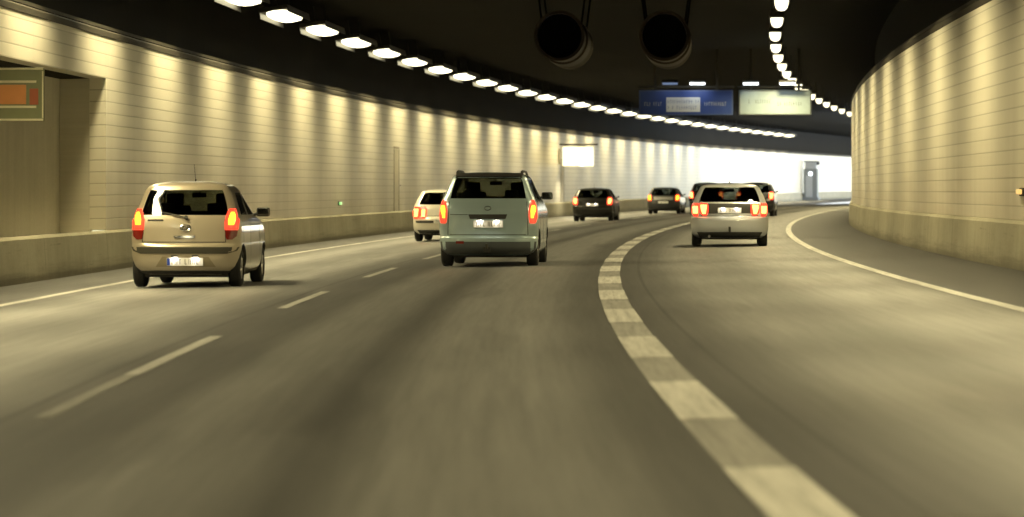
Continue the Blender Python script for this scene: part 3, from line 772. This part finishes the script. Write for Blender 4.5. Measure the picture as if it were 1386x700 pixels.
# ---- silver liftback
def silver_extra(car, sh, sp):
    MB().tube((0, -.07, .36), (0, .12, .34), .026, 10).tube((0, -.07, .35), (0, -.07, .45), .026, 10).build('tow_bar', M_TRIM, car)
    antenna(car, sh, 1.0, -.05, .24)
    MB().tube((-.45, -.03, .235), (-.45, .25, .235), .03, 12).build('exhaust_pipe', M_RIM, car)
silver = dict(name='liftback_car', paint=paint('silver_paint', (.55, .57, .60), .55), half=.862, belt=.98, cowl=3.05, wheel_r=.31, axles=(.78, 3.38), tyre_w=.205,
    levels=[(.20, .76, .20, 4.02), (.26, .81, .08, 4.08), (.34, .85, .02, 4.13), (.46, .862, 0, 4.15), (.58, .862, 0, 4.14), (.64, .86, .02, 4.12), (.67, .858, .07, 4.10), (.78, .854, .09, 3.98), (.86, .846, .105, 3.75),
            (.93, .832, .125, 3.35), (.98, .815, .15, 3.05), (1.06, .785, .20, 2.82), (1.18, .73, .29, 2.55), (1.28, .68, .37, 2.33), (1.345, .64, .43, 2.18), (1.375, .58, .48, 2.08),
            (1.395, .49, .58, 1.98), (1.41, .36, .75, 1.8), (1.42, .2, .98, 1.55), (1.424, .08, 1.15, 1.4)],
    rr=((.2, .6, .7, 1.1, 1.4), (.32, .28, .20, .16, .14)), bow=((.2, .62, .68, 1.4), (.12, .12, .08, .07)), hatch=(.69, .97, .62), glass=M_GLASSD,
    rear_window=[(.985, -.69, .69), (1.1, -.66, .66), (1.25, -.60, .60), (1.335, -.55, .55)],
    windscreen=[(1.02, -.68, .68), (1.2, -.62, .62), (1.345, -.54, .54)], windscreen_y=2.15,
    side_windows=[[(.985, 1.98, 2.86), (1.1, 1.98, 2.62), (1.32, 2.0, 2.16)], [(.985, 1.02, 1.90), (1.32, 1.12, 1.92)]],
    doors=(3.0, 1.94, .98), mirror=(1.04, 2.62), front_seat=2.1, rear_seat=1.0, plate=(.0, .81, .52, .115, -.08), eu=False, mirror_mat=None,
    rear_patches=[('tailgate_panel', [(.745, -.48, .48), (.96, -.52, .52)], M_TRIM),
                  ('lower_valance', [(.215, -.66, .66), (.33, -.72, .72)], M_TRIM)],
    lights=[([(.70, .50, .60), (.76, .47, .66), (.93, .47, .665), (.965, .50, .66)], [[(.73, .53, .60), (.84, .51, .64), (.93, .50, .645)]], M_RED, M_PINK),
            ([(.68, .70, .79), (.76, .68, .835), (.93, .68, .825), (.965, .69, .80)], [[(.74, .70, .80), (.90, .70, .81)]], M_RED, M_PINK)],
    extra=silver_extra, plate_lamps=True)
silver['mirror_mat'] = M_TRIM; silver['mirror_k'] = .5
make_car(silver, 70.4, 2.5, 'silver liftback with split tail lights and tow bar, in the inner lane', dyaw=R(-.5))

# ---- the cars farther on: one saloon-like shell, each with its own paint, plate and lights
def distant(name, col, plate_z=.72, split=False, h=1.0, core=M_PINK, metal=.5, trim=M_TRIM):
    d = dict(silver); d['name'] = name; d['paint'] = paint(name + '_paint', col, metal, .3 if max(col) > .1 else .4, 1.0 if max(col) > .1 else .3); d['mirror_mat'] = d['paint']
    d['levels'] = [(z * h, W, yr, yf) for z, W, yr, yf in silver['levels']]
    sc = lambda rows: [(z * h, l, r) for z, l, r in rows]
    d['rear_window'] = sc(silver['rear_window']); d['windscreen'] = sc(silver['windscreen']); d['side_windows'] = [sc(w) for w in silver['side_windows']]
    d['belt'] = .98 * h; d['plate'] = (0, plate_z, .52, .115, -.05); d['hatch'] = (.69 * h, .97 * h, .62); d['mirror'] = (1.04 * h, 2.62)
    d['rear_patches'] = [('bumper_strip', [(.50, -.74, .74), (.56, -.77, .77)], trim), ('lower_valance', [(.215, -.66, .66), (.31, -.72, .72)], M_TRIM)]
    d['lights'] = [(sc([(.70, .64, .80), (.78, .62, .84), (.93, .63, .83), (1.02, .66, .79)]), [sc([(.75, .66, .76), (.86, .66, .80), (.97, .68, .79)])], M_RED, core)]
    d['extra'] = None; d['plate_lamps'] = name == 'dark_hatchback'
    return d
white = distant('saloon_car', (.70, .66, .56), .55, core=M_PINK, metal=.1)
white['lights'] = [([(.62, .50, .80), (.70, .46, .85), (.90, .46, .845), (.94, .48, .82)], [[(.66, .51, .60), (.86, .49, .60)], [(.66, .71, .80), (.88, .68, .80)]], M_RED, M_PINK)]
make_car(white, 85.4, -5.2, 'cream white saloon mostly hidden behind the pale green people carrier')
def dark_extra(car, sh, sp): antenna(car, sh, 1.0, -.1, .2)
dark = distant('dark_hatchback', (.020, .019, .017), .70, core=M_PINK, metal=.2); dark['extra'] = dark_extra
make_car(dark, 134.0, -4.72, 'black hatchback with a bright white number plate, below the lit sign on the wall')
five = distant('grey_saloon', (.045, .045, .045), .62, core=M_CORE, h=.99)
five['rear_patches'] = five['rear_patches'] + [('number_panel', [(.74, -.50, .50), (.90, -.52, .52)], simple('pale_boot_panel', (.34, .34, .32), .4, .4))]
make_car(five, 166.0, -4.45, 'dark grey saloon farthest along, left of the silver liftback')
six = distant('dark_saloon', (.022, .021, .02), .62, core=M_PINK, h=1.13)
make_car(six, 158.0, -1.55, 'dark saloon half hidden behind the left side of the silver liftback')
seven = distant('charcoal_saloon', (.03, .03, .034), .62, core=M_PINK, h=1.09)
make_car(seven, 143.0, 1.74, 'charcoal saloon half hidden behind the right side of the silver liftback')

# ------------------------------------------------------------------ jet fans under the ceiling
M_FAN = simple('dull_brown_steel', (.022, .015, .010), 0.6, 0.2, spec=.3)
M_FAND = simple('fan_black', (.004, .004, .004), 1.0, spec=0.0)
def make_fan(s, x, label):
    y = 80.0; ln = 5.2; rad = .64
    base = Vector((x, y, 0)); H = 5.33
    t = empty('jet_fan', (x, y, H), -heading(s), label, 'fan', 'jet fans hung under the ceiling')
    MB().lathe([(0, rad * .94), (0, rad * 1.0), (.12, rad * 1.0), (.2, rad * .94), (1.7, rad * .94), (1.75, rad * 1.02), (3.4, rad * 1.02), (3.45, rad * .94), (5.0, rad * .94), (5.1, rad), (5.2, rad), (5.2, rad * .9), (.0, rad * .88)], (0, 0, 0), 'y', 40).build('casing', M_FAN, t, smooth=False)
    autosmooth(t.children[0], 30)
    hub = MB().lathe([(.4, .02), (.55, .14), (.75, .19), (2.8, .19), (2.9, .02)], (0, 0, 0), 'y', 20).build('hub', M_FAND, t)
    for k in range(9):
        a = 2 * math.pi * k / 9; M = Matrix.Rotation(a, 3, 'Y') @ Matrix.Rotation(.6, 3, 'Z')
        MB().box(Matrix.Rotation(a, 3, 'Y') @ Vector((.35, 2.2, 0)), (.34, .16, .012), Matrix.Rotation(a, 3, 'Y') @ Matrix.Rotation(.7, 3, 'X')).build('blade', M_FAND, t)
    MB().lathe([(.22, .02), (.22, rad * .87), (.26, rad * .87), (.26, .02)], (0, 0, 0), 'y', 30).build('intake_shade_disc', M_FAND, t)  # black disc standing in for the shade inside the intake
    for yy in (1.2, 4.0):
        for sg in (-1, 1): MB().tube((sg * .5, yy, .32), (sg * .62, yy, H_CEIL + .14 - H), .025, 8).build('hanger', M_FAND, t)
make_fan(80, (768 - 704) / 4286 * 80, 'dark round jet fan under the ceiling, the one nearer the outer wall')
make_fan(80, (908 - 702) / 4286 * 80, 'dark round jet fan under the ceiling, the one nearer the inner lamp row')

# ------------------------------------------------------------------ overhead direction signs
M_BLUE = simple('sign_blue', (.028, .060, .24), .45)
M_SWHITE = simple('sign_white', (.62, .62, .60), .5)
M_SGREY = simple('sign_pale_grey', (.23, .29, .31), .5)
M_SBACK = simple('sign_back', (.05, .05, .05), .6)
M_SLAMP = glow('sign_lamp_lens', (.86, .96, 1.0), 6.0)
S_SIGN = 118.0; YS = float(np.interp(S_SIGN, _ss, _Y))
def at_px(px, py, y): return Vector(((px - 693) / 4286 * y, y, CAM_H + (268.3 - py) / 4286 * y))
def make_sign(x0, x1, y0, y1, face, label, lamps, deco):
    a = at_px(x0, y1, YS - .5); b = at_px(x1, y0, YS - .5); w = b.x - a.x; h = b.z - a.z
    t = empty('overhead_sign', ((a.x + b.x) / 2, YS - .5, a.z), -.05, label, 'road sign', 'direction signs hung under the ceiling')
    MB().box((0, .06, h / 2), (w, .10, h), None, .01).build('sign_panel', face, t)
    bo = MB()
    for z in (.03, h - .03): bo.box((0, .004, z), (w - .02, .012, .03))
    for x in (-w / 2 + .03, w / 2 - .03): bo.box((x, .004, h / 2), (.03, .012, h - .093))
    bo.build('border', simple('dull_blue_border', (.08, .11, .22), .5) if face is M_BLUE else M_SBACK, t)
    for x in (-w * .33, w * .33): MB().box((x, .16, (h + H_CEIL + grade(S_SIGN) + .1 - a.z) / 2), (.10, .08, H_CEIL + grade(S_SIGN) + .16 - a.z), None, .008).build('hanger', M_RAIL, t)
    MB().box((0, .14, h + .12), (w + .1, .06, .08), None, .008).build('cross_rail', M_RAIL, t)
    for (fx, bright) in lamps:
        x = -w / 2 + w * fx
        l = MB().tube((x, .12, h + .14), (x, -.55, h + .26), .02, 8).box((x, -.55, h + .30), (.62, .24, .10), None, .03).build('sign_lamp', M_RAIL, t)
        MB().box((x, -.62, h + .23), (.56, .20, .07), Matrix.Rotation(.35, 3, 'X'), .02).build('lens', M_SLAMP if bright else glow('sign_lamp_dim', (.25, .35, .6), .5), l)
        ld = bpy.data.lights.new('sign_light', 'AREA'); ld.shape = 'RECTANGLE'; ld.size = .5; ld.size_y = .16; ld.energy = (.45 if face is M_BLUE else .10) if bright else .15; ld.color = (.85, .95, 1.0)
        lo = bpy.data.objects.new('sign_light', ld); C.objects.link(lo); lo.parent = l; lo.location = (x, -.58, h + .17); lo.rotation_euler = (R(38), 0, 0)
    deco(t, w, h)
def strokes(t, name, m, x0, x1, z, ht, n, y=-.003):
    """a line of worn, unreadable lettering"""
    b = MB(); rnd = random.Random(int(z * 1000 + x0 * 100)); x = x0
    while x < x1:
        wd = rnd.uniform(.03, .05)
        if rnd.random() < .85:
            b.box((x, y, z), (.014, .006, ht)); 
            if rnd.random() < .7: b.box((x + wd * .5, y, z + rnd.choice((-1, 0, 1)) * ht * .4), (wd, .005, .014))
        x += wd + .045
    b.build(name, m, t)
def deco_blue(t, w, h):
    MB().box((-w * .03, .0055, h * .42), (w * .36, .010, h * .58), None, .004).build('inset_panel', M_SWHITE, t)
    strokes(t, 'lettering', M_BLUE, -w * .19, w * .13, h * .54, .13, 9, -.0035); strokes(t, 'lettering', M_BLUE, -w * .19, w * .10, h * .30, .13, 9, -.0035)
    strokes(t, 'lettering', M_SWHITE, -w * .44, -w * .26, h * .45, .14, 5, .004); strokes(t, 'lettering', M_SWHITE, w * .20, w * .42, h * .45, .14, 6, .004)
def deco_grey(t, w, h):
    strokes(t, 'lettering', M_SBACK, -w * .36, -w * .05, h * .55, .14, 6, .004); strokes(t, 'lettering', M_SBACK, w * .04, w * .38, h * .45, .14, 6, .004)
make_sign(865, 992, 122, 156, M_BLUE, 'blue overhead direction sign with a white inset panel', [(.33, False), (.62, True)], deco_blue)
make_sign(1000, 1098, 122, 156, M_SGREY, 'pale grey overhead sign with two bright white lamps, beside the blue sign', [(.16, True), (.66, True)], deco_grey)

# ------------------------------------------------------------------ fittings on the outer wall
M_SOLIVE = simple('sign_olive', (.22, .23, .12), .5); M_SCREAM = simple('sign_cream', (.70, .66, .45), .5)
M_SORANGE = simple('sign_orange', (.66, .27, .09), .5); M_SRUST = simple('sign_rust', (.40, .11, .05), .5)
def wall_frame(s, o=O_WL): return P(s, o), -heading(s)
p, rz = wall_frame(47.0)
t = empty('projecting_sign', p + Vector((0, 0, 2.48)), rz, 'striped olive and orange sign projecting from the wall niche at the edge of the road', 'sign')
wS, hS = 1.45, .80
MB().box((-.02, 0, hS / 2), (wS, .08, hS), None, .01).build('sign_panel', M_SOLIVE, t)
MB().box((-.14, -.044, hS * .50), (wS * .80, .012, hS * .36), None, .003).build('orange_band', M_SORANGE, t)
MB().box((wS * .385, -.044, hS * .46), (.13, .012, hS * .30), None, .003).build('rust_end', M_SRUST, t)
st = MB()
for z in (hS * .74, hS * .27): st.box((-.06, -.044, z), (wS * .9, .012, .035))
st.box((-.02, -.044, .025), (wS - .02, .012, .03)).box((-.02, -.044, hS - .02), (wS - .02, .012, .02)); st.box((wS / 2 - .035, -.044, hS / 2), (.02, .012, hS - .1))
st.build('cream_stripes', M_SCREAM, t)
MB().tube((-.6, .06, .55), (-1.5, .06, .55), .03, 8).tube((-.6, .06, .25), (-1.5, .06, .25), .03, 8).build('bracket', M_RAIL, t)

# emergency door with a lit sign box above it
M_DFRAME = simple('door_frame_grey', (.26, .235, .17), .5)
M_DOOR = simple('door_cream', (.50, .46, .36), .5)
def wall_box(mb, s, h, d, depth, w, ht, bev=.01):
    """box on the outer wall: d = distance its back stands off the wall face"""
    t = heading(s); rot = Matrix.Rotation(-t, 3, 'Z')
    c = P(s, O_WL - .10 + d + depth / 2, h)
    return mb.box(c, (depth, w, ht), rot, bev)
def door(s, label):
    t = empty('emergency_door', P(s, O_WL - .1), 0, label, 'door'); inv = Matrix.Translation(t.location).inverted()
    def add(name, mb, m):
        o = mb.build(name, m, t); o.matrix_parent_inverse = inv; return o
    f = MB(); wall_box(f, s - .62, 1.78, -.03, .045, .07, 2.1); wall_box(f, s + .62, 1.78, -.03, .045, .07, 2.1); wall_box(f, s, 2.88, -.03, .045, 1.33, .07)
    add('door_frame', f, M_DFRAME)
    add('door_leaf', wall_box(MB(), s, 1.78, -.03, .037, 1.14, 2.09), M_DOOR)
    add('handle', wall_box(MB(), s + .45, 1.6, .03, .06, .16, .04), M_CHROME)
door(106.5, 'narrow cream emergency door in the outer wall between the gold hatchback and the white saloon')
door(160.5, 'cream emergency door in the outer wall below the lit sign box')
s = 158.6
t = empty('lit_sign_box', P(s, O_WL, 2.95), -heading(s), 'glowing white sign box with a dark canopy on the outer wall above the black hatchback', 'lit sign')
MB().box((.92, .45, .70), (1.9, .6, .07), None, .02).build('canopy', M_RAIL, t)
MB().box((.90, .34, .09), (1.55, .34, .95), None, .03).build('lit_panel', glow('lit_panel', (1.0, .86, .52), 1.7), t)
ld = bpy.data.lights.new('sign_box_light', 'AREA'); ld.shape = 'RECTANGLE'; ld.size = 1.4; ld.size_y = .5; ld.energy = 26; ld.color = (1, .9, .6)
lo = bpy.data.objects.new('sign_box_light', ld); C.objects.link(lo); lo.parent = t; lo.location = (.9, .34, -.46); lo.rotation_euler = (0, R(-35), 0)
MB().box((-.04, .34, .1), (.08, .3, .8), None, .01).build('wall_bracket', M_DFRAME, t)
# small lit markers on the walls
def marker(s, h, o, sgn, col, label, name, disp):
    t = empty(name, P(s, o, h), -heading(s), label, 'marker light')
    MB().box((sgn * .03, 0, 0), (.06, .40, .12), None, .012).build('marker_housing', M_RAIL, t)
    MB().box((-sgn * .03, -.03, 0), (.05, .34, .075), None, .015).build('marker_lens', glow(name + '_lens', col, disp), t)
marker(93.0, 1.06, O_WL - .07, -1, (.45, 1.0, .35), 'small green lit marker low on the outer wall, right of the gold hatchback', 'green_marker_light', 1.0)
marker(47.4, 1.16, O_WR + .07, 1, (1.0, .62, .22), 'small yellow lit marker low on the inner wall at the edge of the view', 'yellow_marker_light', .8)

# booth by the wall in the daylight
M_BOOTH = simple('booth_grey', (.17, .18, .18), .6); M_BOOTHL = simple('booth_light_grey', (.34, .35, .36), .6)
s = 292.0
t = empty('roadside_cabin', P(s, O_WL + .75), -heading(s), 'tall narrow grey cabin with white lamp against the far daylit wall', 'cabin')
MB().box((0, 0, 1.45), (1.25, 1.2, 2.9), None, .04).box((0, 0, .15), (1.5, 1.4, .3), None, .03).build('shell', M_BOOTH, t)
MB().box((0, -.03, 3.2), (1.05, 1.0, .62), None, .04).build('head_box', M_BOOTHL, t)
MB().box((0.05, 0, 3.57), (1.35, 1.2, .12), None, .02).build('roof', M_BOOTH, t)
MB().box((.62, -.1, 3.4), (.30, .5, .30), None, .03).build('camera_box', M_SBACK, t)
MB().box((-.12, -.62, 1.3), (.62, .05, 2.0), None, .01).build('door', M_BOOTHL, t)
MB().lathe([(-.70, .02), (-.69, .15), (-.60, .18), (-.59, .02)], (0, 0, 2.45), 'y', 18).build('lamp', glow('booth_lamp', (.85, .95, 1.0), 5), t)
